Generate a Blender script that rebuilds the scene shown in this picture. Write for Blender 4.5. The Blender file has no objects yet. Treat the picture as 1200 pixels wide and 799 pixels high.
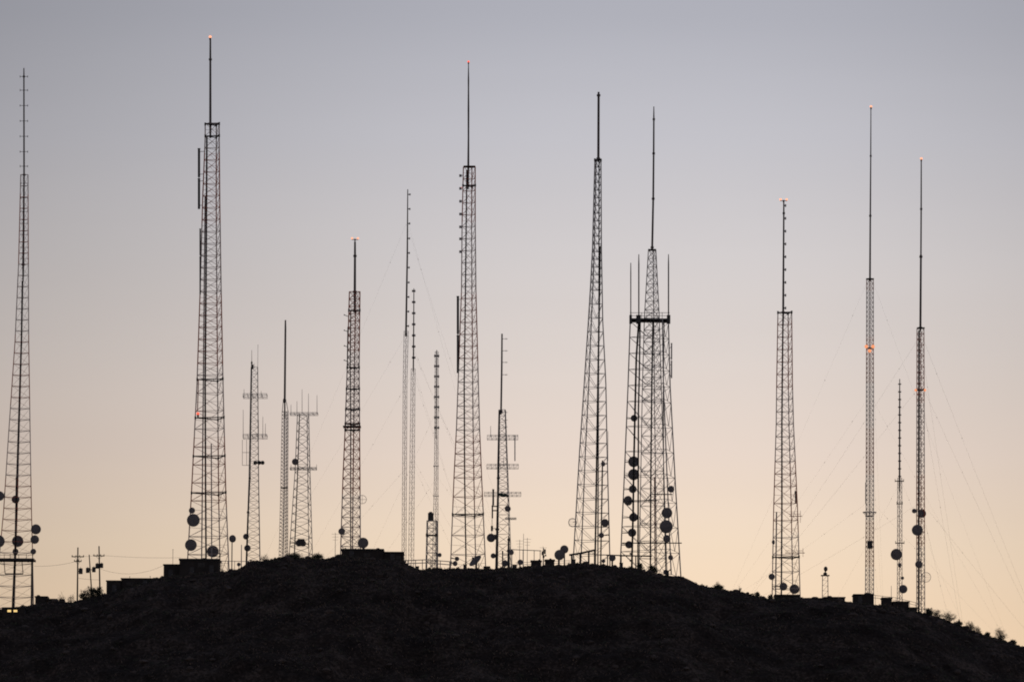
import bpy, math, random
import numpy as np
from mathutils import Vector, Matrix, noise

random.seed(7)
sc = bpy.context.scene
C = sc.collection
R = math.radians

# ------------------------------------------------------------------ camera
D = 1500.0            # metres from the camera to the crest line (y = 0)
FPX = 7500.0          # focal length in photo pixels (photo is 1200 wide)
CAM = Vector((0, -D, 2.0))
cam_d = bpy.data.cameras.new('camera'); cam = bpy.data.objects.new('camera', cam_d)
C.objects.link(cam)
cam_d.sensor_width = 36.0; cam_d.lens = 36.0 * FPX / 1200.0
cam_d.clip_start = 1.0; cam_d.clip_end = 90000.0
ROT = Matrix.Rotation(R(96.0), 3, 'X') @ Matrix.Rotation(R(0.3), 3, 'Z')
cam.matrix_world = Matrix.Translation(CAM) @ ROT.to_4x4()
sc.camera = cam

# ------------------------------------------------------------------ view
sc.view_settings.view_transform = 'Standard'
sc.view_settings.look = 'None'
sc.view_settings.gamma = 1.0
sc.view_settings.use_curve_mapping = False
sc.view_settings.exposure = 0.0
sc.render.film_transparent = False
sc.cycles.filter_width = 1.9
sc.cycles.max_bounces = 4

# ------------------------------------------------------------------ sky
SUN_AZ = R(1.5)      # glow is to the right of the view axis (+Y), just below the horizon
world = bpy.data.worlds.new('World'); sc.world = world; world.use_nodes = True
nt = world.node_tree; nt.nodes.clear()
N = nt.nodes.new; L = nt.links.new
def math_node(tree, op, a=None, b=None, clamp=False):
    n = tree.nodes.new('ShaderNodeMath'); n.operation = op; n.use_clamp = clamp
    for i, v in enumerate((a, b)):
        if v is None: continue
        if isinstance(v, (int, float)): n.inputs[i].default_value = v
        else: tree.links.new(v, n.inputs[i])
    return n.outputs[0]
def map_range(tree, val, a, b, c, d, smooth=False):
    n = tree.nodes.new('ShaderNodeMapRange'); n.clamp = True
    if smooth: n.interpolation_type = 'SMOOTHSTEP'
    tree.links.new(val, n.inputs['Value'])
    for k, v in zip(('From Min', 'From Max', 'To Min', 'To Max'), (a, b, c, d)): n.inputs[k].default_value = v
    return n.outputs['Result']
def s2l(c):
    return tuple((v/255/12.92 if v <= 10.3 else ((v/255+0.055)/1.055)**2.4) for v in c) + (1.0,)
tc = N('ShaderNodeTexCoord'); sep = N('ShaderNodeSeparateXYZ'); L(tc.outputs['Generated'], sep.inputs[0])
dx, dy, dz = sep.outputs
ramp = N('ShaderNodeValToRGB')
# dusk air from the horizon up to 14 degrees: cream, pale pink, grey lavender
SKY = [  # (elevation degrees, sRGB colour)
    (0.0, (238, 196, 150)), (3.3, (248, 219, 185)), (4.2, (240, 219, 195)), (5.0, (230, 214, 202)),
    (5.9, (219, 210, 205)), (6.8, (208, 204, 205)), (7.8, (193, 193, 200)), (8.9, (175, 177, 187)), (14.0, (132, 137, 156))]
els = ramp.color_ramp.elements
while len(els) > 1: els.remove(els[-1])
els[0].position = 0; els[0].color = s2l(SKY[0][1])
for e, col in SKY[1:]:
    k = els.new(math.sin(R(e))/0.25); k.color = s2l(col)
L(math_node(nt, 'DIVIDE', dz, 0.25, True), ramp.inputs[0])
# brightness over the whole dome: dims to the zenith, away from the set sun, and towards the left of the glow
m1 = map_range(nt, dz, 0.20, 0.8, 1.0, 0.75, True)
m2 = map_range(nt, dy, -0.4, 0.95, 0.88, 1.0, True)
m3 = math_node(nt, 'MULTIPLY', map_range(nt, dx, -0.125, 0.02, 0.60, 1.0, True), map_range(nt, dx, 0.03, 0.12, 1.0, 0.76, True))
m = math_node(nt, 'MULTIPLY', math_node(nt, 'MULTIPLY', m1, m2), m3)
# thin uneven haze bands
mp = N('ShaderNodeMapping'); mp.inputs['Scale'].default_value = (6, 6, 60); L(tc.outputs['Generated'], mp.inputs[0])
hz = N('ShaderNodeTexNoise'); hz.inputs['Scale'].default_value = 1.0; hz.inputs['Detail'].default_value = 4; L(mp.outputs[0], hz.inputs['Vector'])
m = math_node(nt, 'MULTIPLY', m, map_range(nt, hz.outputs[0], 0.3, 0.7, 0.982, 1.018))
vm = N('ShaderNodeVectorMath'); vm.operation = 'SCALE'; L(ramp.outputs[0], vm.inputs[0])
L(math_node(nt, 'MULTIPLY', m, 10.0), vm.inputs['Scale'])
sky = N('ShaderNodeTexSky'); sky.sky_type = 'NISHITA'; sky.sun_disc = False
sky.sun_elevation = R(0.5); sky.sun_rotation = SUN_AZ
sky.air_density = 1.0; sky.dust_density = 1.0
add = N('ShaderNodeVectorMath'); add.operation = 'ADD'; L(vm.outputs[0], add.inputs[0])
sm = N('ShaderNodeVectorMath'); sm.operation = 'SCALE'; L(sky.outputs[0], sm.inputs[0]); sm.inputs['Scale'].default_value = 0.02
L(sm.outputs[0], add.inputs[1])
bg = N('ShaderNodeBackground'); bg.inputs['Strength'].default_value = 0.1
L(add.outputs[0], bg.inputs['Color'])
wo = N('ShaderNodeOutputWorld'); L(bg.outputs[0], wo.inputs['Surface'])

# ------------------------------------------------------------------ last light of the sun, from behind the hill on the right
sun_d = bpy.data.lights.new('sun', 'SUN'); sun_d.energy = 0.12; sun_d.angle = R(4); sun_d.color = (1.0, 0.62, 0.38)
sun = bpy.data.objects.new('sun', sun_d); C.objects.link(sun)
sd = Vector((math.sin(SUN_AZ), math.cos(SUN_AZ), math.tan(R(1.5))))
sun.rotation_euler = sd.to_track_quat('Z', 'Y').to_euler()

# ------------------------------------------------------------------ helpers
def P(px, py, Y=0.0):
    d = ROT @ Vector(((px-600)/FPX, (399.5-py)/FPX, -1.0))
    return CAM + d * ((Y + D)/d.y)
def S(Y=0.0):                       # metres per photo pixel at depth Y
    return (D + Y)/FPX

class MB:
    def __init__(s): s.v = []; s.f = []
    def tube(s, p, q, r0, r1=None, n=6, cap=True):
        r1 = r0 if r1 is None else r1
        p = Vector(p); q = Vector(q); a = (q-p)
        if a.length < 1e-6: return
        a.normalize(); u = a.orthogonal().normalized(); w = a.cross(u)
        b = len(s.v)
        for c, r in ((p, r0), (q, r1)):
            for i in range(n):
                t = 2*math.pi*i/n
                s.v.append(c + (u*math.cos(t) + w*math.sin(t))*r)
        for i in range(n):
            j = (i+1) % n
            s.f.append((b+i, b+j, b+n+j, b+n+i))
        if cap:
            s.f.append(tuple(range(b+n-1, b-1, -1))); s.f.append(tuple(range(b+n, b+2*n)))
    def path(s, pts, rad, n=8):
        for i in range(len(pts)-1):
            s.tube(pts[i], pts[i+1], rad[i], rad[i+1], n)
    def box(s, x0, x1, y0, y1, z0, z1, rz=0.0, piv=None):
        b = len(s.v)
        vs = [Vector((x, y, z)) for z in (z0, z1) for y in (y0, y1) for x in (x0, x1)]
        if rz:
            piv = piv or Vector(((x0+x1)/2, (y0+y1)/2, 0)); m = Matrix.Rotation(rz, 3, 'Z')
            vs = [m @ (v - piv) + piv for v in vs]
        s.v += vs
        for f in ((0,2,3,1),(4,5,7,6),(0,1,5,4),(2,6,7,3),(0,4,6,2),(1,3,7,5)): s.f.append(tuple(b+i for i in f))
    def lathe(s, o, axis, prof, n=24):          # prof: (distance along axis, radius)
        a = Vector(axis).normalized(); u = a.orthogonal().normalized(); w = a.cross(u); b = len(s.v)
        for (h, r) in prof:
            for i in range(n):
                t = 2*math.pi*i/n; s.v.append(Vector(o) + a*h + (u*math.cos(t)+w*math.sin(t))*max(r, 1e-4))
        for k in range(len(prof)-1):
            for i in range(n):
                j = (i+1) % n
                s.f.append((b+k*n+i, b+k*n+j, b+(k+1)*n+j, b+(k+1)*n+i))
    def ball(s, c, r, n=10, m=6, sq=(1,1,1)):
        b = len(s.v)
        for k in range(m+1):
            ph = math.pi*k/m
            for i in range(n):
                t = 2*math.pi*i/n
                s.v.append(Vector(c)+Vector((r*sq[0]*math.sin(ph)*math.cos(t), r*sq[1]*math.sin(ph)*math.sin(t), r*sq[2]*math.cos(ph))))
        for k in range(m):
            for i in range(n):
                j = (i+1) % n; s.f.append((b+k*n+i, b+(k+1)*n+i, b+(k+1)*n+j, b+k*n+j))
    def build(s, name, mat, parent=None, org=None, smooth=False):
        o0 = org if org is not None else (origin(parent) if parent else Vector((0,0,0)))
        me = bpy.data.meshes.new(name)
        me.from_pydata([tuple(v-o0) for v in s.v], [], s.f); me.validate(); me.update()
        if smooth: me.polygons.foreach_set('use_smooth', [True]*len(me.polygons))
        me.materials.append(mat)
        o = bpy.data.objects.new(name, me); C.objects.link(o)
        if parent: o.parent = parent
        else: o.location = o0
        return o
def origin(o):
    v = Vector((0,0,0))
    while o: v = v + o.location; o = o.parent
    return v
def thing(name, label, cat, loc, group=None):
    o = bpy.data.objects.new(name, None); C.objects.link(o); o.location = loc
    o.empty_display_size = 1.0
    o['label'] = label; o['category'] = cat
    if group: o['group'] = group
    return o
def tag(o, label, cat, group=None):
    o['label'] = label; o['category'] = cat
    if group: o['group'] = group
    return o

# ------------------------------------------------------------------ materials
def mat(name, col, rough=0.6, metal=0.0, var=0.25, scale=3.0, bump=0.0):
    m = bpy.data.materials.new(name); m.use_nodes = True; t = m.node_tree
    b = t.nodes['Principled BSDF']; b.inputs['Roughness'].default_value = rough; b.inputs['Metallic'].default_value = metal
    co = t.nodes.new('ShaderNodeTexCoord'); no = t.nodes.new('ShaderNodeTexNoise'); no.inputs['Scale'].default_value = scale; no.inputs['Detail'].default_value = 6
    t.links.new(co.outputs['Object'], no.inputs['Vector'])
    cr = t.nodes.new('ShaderNodeValToRGB'); cr.color_ramp.elements[0].position = 0.3; cr.color_ramp.elements[1].position = 0.7
    cr.color_ramp.elements[0].color = tuple(c*(1-var) for c in col)+(1,); cr.color_ramp.elements[1].color = tuple(min(1, c*(1+var)) for c in col)+(1,)
    t.links.new(no.outputs[0], cr.inputs[0]); t.links.new(cr.outputs[0], b.inputs['Base Color'])
    if bump:
        bp = t.nodes.new('ShaderNodeBump'); bp.inputs['Strength'].default_value = bump; t.links.new(no.outputs[0], bp.inputs['Height']); t.links.new(bp.outputs[0], b.inputs['Normal'])
    return m
def banded(name, ca, cb, period):
    m = mat(name, ca, 0.65); t = m.node_tree; b = t.nodes['Principled BSDF']
    cr = [n for n in t.nodes if n.type == 'VALTORGB'][0]; co = [n for n in t.nodes if n.type == 'TEX_COORD'][0]
    sp = t.nodes.new('ShaderNodeSeparateXYZ'); t.links.new(co.outputs['Object'], sp.inputs[0])
    z = math_node(t, 'MODULO', math_node(t, 'ADD', sp.outputs[2], 10*period), period)
    f = math_node(t, 'GREATER_THAN', z, period/2)
    mx = t.nodes.new('ShaderNodeMix'); mx.data_type = 'RGBA'; t.links.new(f, mx.inputs['Factor'])
    t.links.new(cr.outputs[0], mx.inputs['A']); mx.inputs['B'].default_value = cb + (1,)
    t.links.new(mx.outputs['Result'], b.inputs['Base Color'])
    return m
def emis(name, col, st):
    m = bpy.data.materials.new(name); m.use_nodes = True; b = m.node_tree.nodes['Principled BSDF']
    b.inputs['Base Color'].default_value = (0.3, 0.1, 0.08, 1); b.inputs['Emission Color'].default_value = col+(1,); b.inputs['Emission Strength'].default_value = st
    return m
M = dict(
    steel=mat('galvanised_steel', (0.42, 0.40, 0.40), 0.6, 0.0, 0.3, 1.5),
    dark=mat('weathered_dark_steel', (0.05, 0.048, 0.05), 0.6, 0.0, 0.3, 1.5),
    mast=mat('antenna_sleeve_paint', (0.09, 0.07, 0.07), 0.5, 0.0, 0.2, 0.6),
    dish=mat('dish_grey_paint', (0.17, 0.155, 0.16), 0.7, 0.0, 0.2, 1.2),
    paint=banded('aviation_paint_bands', (0.66, 0.52, 0.47), (0.60, 0.13, 0.06), 34.0),
    paint2=banded('faded_aviation_paint_bands', (0.58, 0.55, 0.52), (0.46, 0.15, 0.09), 22.0),
    cable=mat('black_cable_jacket', (0.02, 0.02, 0.022), 0.6),
    wire=mat('steel_wire_rope', (0.25, 0.24, 0.24), 0.6),
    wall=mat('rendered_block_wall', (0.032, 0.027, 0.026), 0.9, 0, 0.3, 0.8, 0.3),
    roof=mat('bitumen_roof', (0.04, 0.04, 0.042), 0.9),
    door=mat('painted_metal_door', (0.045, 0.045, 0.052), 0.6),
    wood=mat('creosoted_wood', (0.06, 0.042, 0.03), 0.9, 0, 0.4, 4),
    twig=mat('dry_twigs', (0.05, 0.035, 0.025), 0.9),
    leaf=mat('desert_shrub_leaves', (0.045, 0.05, 0.028), 0.8, 0, 0.4, 0.7),
    grass=mat('dry_grass_blades', (0.17, 0.13, 0.11), 0.9, 0, 0.4, 0.3),
    rock=mat('desert_rock', (0.065, 0.05, 0.045), 0.9, 0, 0.6, 0.4, 0.5),
    lamp=emis('beacon_light', (1.0, 0.36, 0.20), 1.7),
    amber=emis('amber_obstruction_light', (1.0, 0.36, 0.16), 1.0),
    red=emis('red_beacon_light', (1.0, 0.11, 0.06), 1.5),
    window=emis('lit_window', (1.0, 0.70, 0.26), 1.0),
    green=mat('green_painted_antenna', (0.03, 0.06, 0.045), 0.6),
)

# ------------------------------------------------------------------ terrain
PROF = [(-260,760),(-120,736),(-40,721),(0,714),(30,710),(60,705),(85,706),(95,702),(122,697),(160,686),(190,676),(257,670),(281,666),(293,657),
        (318,655),(336,652),(356,654),(384,654),(400,651),(474,658),(480,665),(495,668),(515,666),(540,665),(575,667),
        (605,665),(635,662),(657,662),(684,659),(709,663),(749,666),(758,669),(774,672),(801,676),(820,685),
        (841,690),(868,694),(885,698),(903,701),(940,701),(992,705),(1040,709),(1075,717),(1100,723),(1120,731),(1150,742),(1200,758),(1300,792),(1500,850)]
pr = [P(a, b, 0) for a, b in PROF]
PX = np.array([p.x for p in pr]); PZ = np.array([p.z for p in pr])
def crest(x):
    ax = abs(x)
    z = float(np.interp(x, PX, PZ))
    if x < PX[0]: z = PZ[0] - (PX[0]-x)*0.22
    if x > PX[-1]: z = PZ[-1] - (x-PX[-1])*0.35
    return z
def smax(a, b, k): # smooth maximum
    h = max(0.0, min(1.0, 0.5 + 0.5*(a-b)/k)); return b*(1-h) + a*h + k*h*(1-h)
def G(x, y):
    z = crest(x)
    n1 = noise.fractal(Vector((x*0.045, y*0.045, 3.1)), 1.0, 2.1, 4)
    n2 = noise.fractal(Vector((x*0.35, y*0.35, 9.4)), 0.9, 2.1, 3)
    if y < 0:
        d = -y
        z -= 0.14*d + 0.36*d*d/(d+45.0)
        z += n1*min(3.2, 0.12*d) + n2*(0.30 + min(0.55, 0.04*d))
        z += 1.2*min(1, d/30)*noise.noise(Vector((x*0.03+1.3, y*0.012, 0)))*2
    else:
        z -= 0.05*y + 0.35*max(0, y-110)**2/(max(0, y-110)+60.0)
        z += n2*0.30 + n1*min(0.8, 0.02*y)
    return smax(z, n1*0.4*math.exp(-(abs(x)+abs(y))/3000) , 8.0)
def spaced(lo, hi, step, far):
    a = list(np.arange(lo, hi+1e-6, step)); s = step
    left = []; v = lo
    while v > -far: s = s*1.16; v -= s; left.append(v)
    s = step; right = []; v = hi
    while v < far: s = s*1.16; v += s; right.append(v)
    return left[::-1] + a + right
gx = spaced(-150, 150, 0.8, 42000); gy = spaced(-95, 8, 0.8, 42000)
verts = [(x, y, G(x, y)) for y in gy for x in gx]
nx = len(gx); faces = [(j*nx+i, j*nx+i+1, (j+1)*nx+i+1, (j+1)*nx+i) for j in range(len(gy)-1) for i in range(nx-1)]
me = bpy.data.meshes.new('hill'); me.from_pydata(verts, [], faces); me.update()
me.polygons.foreach_set('use_smooth', [True]*len(me.polygons))
mh = bpy.data.materials.new('desert_hillside'); mh.use_nodes = True; t = mh.node_tree; b = t.nodes['Principled BSDF']; b.inputs['Roughness'].default_value = 0.95
b.inputs['Specular IOR Level'].default_value = 0.1
co = t.nodes.new('ShaderNodeTexCoord')
na = t.nodes.new('ShaderNodeTexNoise'); na.inputs['Scale'].default_value = 0.12; na.inputs['Detail'].default_value = 10; na.inputs['Roughness'].default_value = 0.65
nb = t.nodes.new('ShaderNodeTexNoise'); nb.inputs['Scale'].default_value = 1.4; nb.inputs['Detail'].default_value = 8
for q in (na, nb): t.links.new(co.outputs['Object'], q.inputs['Vector'])
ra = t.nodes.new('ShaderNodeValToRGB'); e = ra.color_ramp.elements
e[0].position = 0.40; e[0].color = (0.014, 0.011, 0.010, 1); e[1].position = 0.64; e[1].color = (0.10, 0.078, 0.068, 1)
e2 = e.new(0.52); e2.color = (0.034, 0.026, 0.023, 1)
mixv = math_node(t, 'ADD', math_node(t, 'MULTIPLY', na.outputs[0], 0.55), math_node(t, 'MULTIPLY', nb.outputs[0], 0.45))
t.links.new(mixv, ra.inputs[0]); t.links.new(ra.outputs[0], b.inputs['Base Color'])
bp = t.nodes.new('ShaderNodeBump'); bp.inputs['Strength'].default_value = 0.8; bp.inputs['Distance'].default_value = 0.5
t.links.new(nb.outputs[0], bp.inputs['Height']); t.links.new(bp.outputs[0], b.inputs['Normal'])
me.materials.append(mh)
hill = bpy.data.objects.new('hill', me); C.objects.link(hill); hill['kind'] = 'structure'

def gpt(px, Y, sink=0.0):           # point on the ground under photo column px at depth Y
    x = P(px, 660, Y).x
    return Vector((x, Y, G(x, Y)-sink))

# loose rocks and low scrub over the slope: ground cover
mb = MB()
for i in range(1500):
    x = random.uniform(-150, 150); d = random.random()**1.5*85; y = 1.0-d
    r = 0.12 + 0.75*random.random()**5
    c = Vector((x, y, G(x, y)+r*0.15)); b0 = len(mb.v)
    mb.ball(c, r, 6, 4, (random.uniform(.8,1.4), random.uniform(.8,1.4), random.uniform(.5,.9)))
    for k in range(b0, len(mb.v)):
        v = mb.v[k]; mb.v[k] = c + (v-c)*(1+0.45*noise.noise(v*2.3/r*0.4))
for i in range(260):
    x = random.uniform(-150, 150); y = random.uniform(-1.5, .8); r = 0.10 + 0.40*random.random()**3
    c = Vector((x, y, G(x, y)+r*0.1)); b0 = len(mb.v); mb.ball(c, r, 6, 4, (random.uniform(.9,1.8), 1, random.uniform(.5,.8)))
    for k in range(b0, len(mb.v)):
        v = mb.v[k]; mb.v[k] = c + (v-c)*(1+0.5*noise.noise(v*2.3))
o = mb.build('loose_rocks', M['rock']); o['kind'] = 'stuff'
mb = MB()
def tuft(mb, c, r, n):
    for k in range(n):
        th = random.uniform(0, 2*math.pi); ph = random.uniform(0.15, 1.5)
        q = c + Vector((math.cos(th)*math.cos(ph)*r, math.sin(th)*math.cos(ph)*r, math.sin(ph)*r*0.8))*random.uniform(.4, 1)
        a = Vector((random.uniform(-1,1), random.uniform(-1,1), random.uniform(-.2,1))).normalized()*random.uniform(.08,.2)
        w = a.orthogonal().normalized()*random.uniform(.03,.07)
        b0 = len(mb.v); mb.v += [q-a, q+w, q+a, q-w]; mb.f.append((b0, b0+1, b0+2, b0+3))
for i in range(2600):
    x = random.uniform(-150, 150); y = 0.8-random.random()**1.3*85
    r = random.uniform(.25, .8) * (0.6 if y > -2 else 1)
    tuft(mb, Vector((x, y, G(x, y)-0.05)), r, int(26*r/.5))
for i in range(750):       # ragged scrub right along the crest
    x = random.uniform(-150, 150); y = random.uniform(-2.0, 1.2)
    if noise.noise(Vector((x*0.16, 2.0, 7.0))) < random.gauss(-0.05, .15): continue
    r = random.uniform(.15, .5)*random.uniform(.6, 1.3)
    tuft(mb, Vector((x, y, G(x, y)-0.05)), r, int(40*r/.4))
o = mb.build('scrub', M['leaf']); o['kind'] = 'stuff'

mb = MB()      # pale dry grass in streaky patches
k = 0
while k < 9000:
    x = random.uniform(-150, 150); y = 0.0-random.random()**1.1*85
    if noise.noise(Vector((x*0.11+y*0.06, y*0.30-x*0.05, 5.0))) + 0.45*math.exp(-((x+22)/42.0)**2) + random.gauss(0, .15) < 0.2: continue
    k += 1; c = Vector((x, y, G(x, y)-0.03)); hh = random.uniform(.25, .6)
    for _ in range(7):
        th = random.uniform(0, 2*math.pi); tip = c+Vector((math.cos(th)*hh*.5, math.sin(th)*hh*.5, hh*random.uniform(.7,1.1)))
        w = Vector((-math.sin(th), math.cos(th), 0))*.05; b0 = len(mb.v); mb.v += [c-w, c+w, tip]; mb.f.append((b0, b0+1, b0+2))
o = mb.build('dry_grass', M['grass']); o['kind'] = 'stuff'

# ------------------------------------------------------------------ part builders
def dish(parent, px, py, r, Y, to=None, yaw=0.0, pitch=0.0, name='microwave_dish', material=None):
    """drum dish: bowl back, cylindrical shroud, shallow radome; bracket back to the point 'to'"""
    s = S(Y); c = P(px, py, Y); Rr = r*s
    ax = Matrix.Rotation(R(yaw), 3, 'Z') @ Matrix.Rotation(R(-pitch), 3, 'X') @ Vector((0, -1, 0))
    m = MB(); dep = Rr*0.55
    m.lathe(c, ax, [(-dep, 0), (-dep, Rr*0.22), (-dep*0.72, Rr*0.55), (-dep*0.35, Rr*0.85), (0, Rr*0.99), (dep*0.55, Rr), (dep*0.56, Rr*1.03), (dep*0.64, Rr*1.03), (dep*0.66, Rr*0.97), (dep*0.74, Rr*0.6), (dep*0.78, 0)], 28)
    o = m.build(name, material or M['dish'], parent, smooth=True)
    if to is not None:
        h = MB(); e = c - ax*dep*0.9; to = Vector(to)
        h.tube(e, to, 0.10, 0.10, 6); up = Vector((0, 0, min(Rr*0.6, 0.8)))
        h.tube(to-up, to+up, 0.13, 0.13, 6); h.tube(c+Vector((Rr*0.6, 0, 0))*(1 if to.x > c.x else -1), to+up*0.8, 0.05, 0.05, 5)
        h.build('bracket', M['dark'], o)
    return o
def parabola(parent, c, ax, Rr, name='reflector', material=None):
    m = MB(); f = Rr*0.8; n = 8
    pr_ = [( (r_*Rr)**2/(4*f), r_*Rr) for r_ in [i/n for i in range(n+1)]]
    pr2 = [(h-0.06, r_) for h, r_ in pr_[::-1]]
    m.lathe(c, ax, pr_ + pr2, 32)
    o = m.build(name, material or M['dish'], parent, smooth=True)
    h = MB(); a = Vector(ax).normalized(); u = a.orthogonal().normalized(); w = a.cross(u); foc = Vector(c)+a*f
    for k in range(3):
        t_ = 2*math.pi*k/3; h.tube(Vector(c)+a*(Rr*Rr/(4*f))+(u*math.cos(t_)+w*math.sin(t_))*Rr*0.97, foc, 0.05, 0.05, 5)
    h.lathe(foc, a, [(-.2, 0), (-.2, .16), (.2, .2), (.25, 0)], 10)
    h.build('feed_horn', M['dark'], o)
    return o
def beacon(parent, px, py, Y, r=1.7, double=False, red=False):
    s = S(Y); c = P(px, py, Y); rr = r*s*1.2
    m = MB(); m.tube(c-Vector((0,0,rr*1.9)), c-Vector((0,0,rr*0.6)), rr*0.5, rr*0.6, 10)
    if double: m.tube(c+Vector((-rr*2.2,0,-rr)), c+Vector((rr*2.2,0,-rr)), 0.09, 0.09, 6)
    o = m.build('beacon', M['dark'], parent)
    for k in ((-1, 1) if double else (0,)):
        l = MB(); l.ball(c+Vector((k*rr*1.9, 0, -rr*0.15 if double else 0)), rr*(0.72 if double else 0.85), 12, 8, (1, 1, 0.85))
        l.build('lamp', M['red'] if red else M['lamp'], o, smooth=True)
    return o
def mast(parent, pts, Y, material=None, name='mast', flange=True):
    """pts: (py, px, diameter in px) from the top down"""
    s = S(Y); m = MB()
    w = [P(px, py, Y) for py, px, d in pts]
    for i in range(len(w)-1):
        m.tube(w[i], w[i+1], pts[i][2]*s/2, pts[i+1][2]*s/2, 10)
        if flange and i > 0: m.tube(w[i]-Vector((0,0,.22)), w[i]+Vector((0,0,.22)), pts[i][2]*s*0.8, pts[i][2]*s*0.8, 10)
    return m.build(name, material or M['mast'], parent)
def rods(parent, segs, Y, rad=0.06, name='whip_antenna', material=None, dy=0.0):
    """each seg ((px,py),(px,py)) is one part of its own"""
    for a, b_ in segs:
        m = MB(); p, q = P(a[0], a[1], Y)+Vector((0,dy,0)), P(b_[0], b_[1], Y)+Vector((0,dy,0))
        m.tube(p, q, rad, rad*0.8, 6)
        m.tube(p.lerp(q, .98), q, rad*1.7, rad*1.7, 6)
        m.build(name, material or M['steel'], parent)
def bay(parent, px, py, Y, half, side=0, rad=0.07, t=0.25):
    """one broadcast bay: short stub with a ring-shaped radiator; side -1/0/+1"""
    s = S(Y); c = P(px, py, Y); m = MB()
    x0 = -half*s if side <= 0 else 0; x1 = half*s if side >= 0 else 0
    m.tube(c+Vector((x0,0,0)), c+Vector((x1,0,0)), rad, rad, 6)
    for e in ([x0] if side < 0 else [x1] if side > 0 else [x0, x1]):
        m.tube(c+Vector((e,0,-t)), c+Vector((e,0,t)), rad*1.2, rad*1.2, 6)
        m.tube(c+Vector((e,-0.5,0)), c+Vector((e,0.5,0)), rad, rad, 6)
    return m.build('antenna_bay', M['steel'], parent)
def crossarm(parent, x0, x1, py, Y, h=4.0, dep=1.5, whips=(), rad=0.045, z0=None, material=None):
    """boxed horizontal antenna frame"""
    s = S(Y); m = MB(); a = P(x0, py, Y); b_ = P(x1, py, Y); H = Vector((0,0,h*s/2)); Dv = Vector((0, dep, 0))
    n = max(2, int((x1-x0)/5)); ps = [a.lerp(b_, k/n) for k in range(n+1)]
    for sg in (-1, 1):
        for sz in ((-1, 1) if h > 0 else (0,)): m.tube(a+Dv*sg+H*sz, b_+Dv*sg+H*sz, rad, rad, 6)
        for k, p in enumerate(ps):
            if h > 0: m.tube(p+Dv*sg-H, p+Dv*sg+H, rad*.9, rad*.9, 5)
            if h > 0 and k < n: m.tube(p+Dv*sg-H, ps[k+1]+Dv*sg+H, rad*.6, rad*.6, 5)
    for p in ps: m.tube(p-Dv, p+Dv, rad*.8, rad*.8, 5)
    o = m.build('crossarm', material or M['steel'], parent)
    for (wx, y0, y1) in whips:
        w = MB(); w.tube(P(wx, y1, Y), P(wx, y0, Y), 0.07, 0.045, 6); w.build('whip_antenna', M['steel'], o)
    return o
def panel(parent, px, y0, y1, Y, w=2.6, tower=None, gaps=(), name='panel_antenna', material=None):
    s = S(Y); m = MB(); cuts = [y0]+[g for g in gaps]+[y1]
    for i in range(len(cuts)-1):
        a = P(px, cuts[i]+(0.8 if i else 0), Y); b_ = P(px, cuts[i+1]-(0.8 if i < len(cuts)-2 else 0), Y); m.tube(a, b_, w*s/2, w*s/2, 12)
        m.tube(a+Vector((0,0,-.2)), a, w*s*.6, w*s*.6, 12)
    m.tube(P(px, y0+2, Y), P(px, y1-2, Y), w*s/5, w*s/5, 6)
    o = m.build(name, material or M['dark'], parent)
    if tower:
        for k in range(len(cuts)-1):
            for yy in (cuts[k]+4, cuts[k+1]-4):
                a = P(px, yy, Y); lg = min(tower.legs(yy), key=lambda q: (q-a).length)
                h = MB(); h.tube(a, lg, 0.07, 0.07, 6); h.build('standoff', M['steel'], o)
    return o
def platform(parent, py, Y, xl, xr, thick=1.0, material=None, rail=True, dep=None):
    s = S(Y); a = P(xl, py, Y); b_ = P(xr, py, Y); w = (b_-a).length; dd = (dep or w)/2; c = (a+b_)/2
    m = MB(); m.box(c.x-w/2, c.x+w/2, c.y-dd, c.y+dd, c.z-thick*s/2, c.z+thick*s/2)
    if rail:
        for sx in (-1, 1):
            for sy in (-1, 1): m.tube(c+Vector((sx*w/2*.96, sy*dd*.96, 0)), c+Vector((sx*w/2*.96, sy*dd*.96, 1.1)), 0.05, 0.05, 5)
        for sy in (-1, 1): m.tube(c+Vector((-w/2*.96, sy*dd*.96, 1.1)), c+Vector((w/2*.96, sy*dd*.96, 1.1)), 0.04, 0.04, 5)
    return m.build('platform', material or M['dark'], parent)

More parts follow.
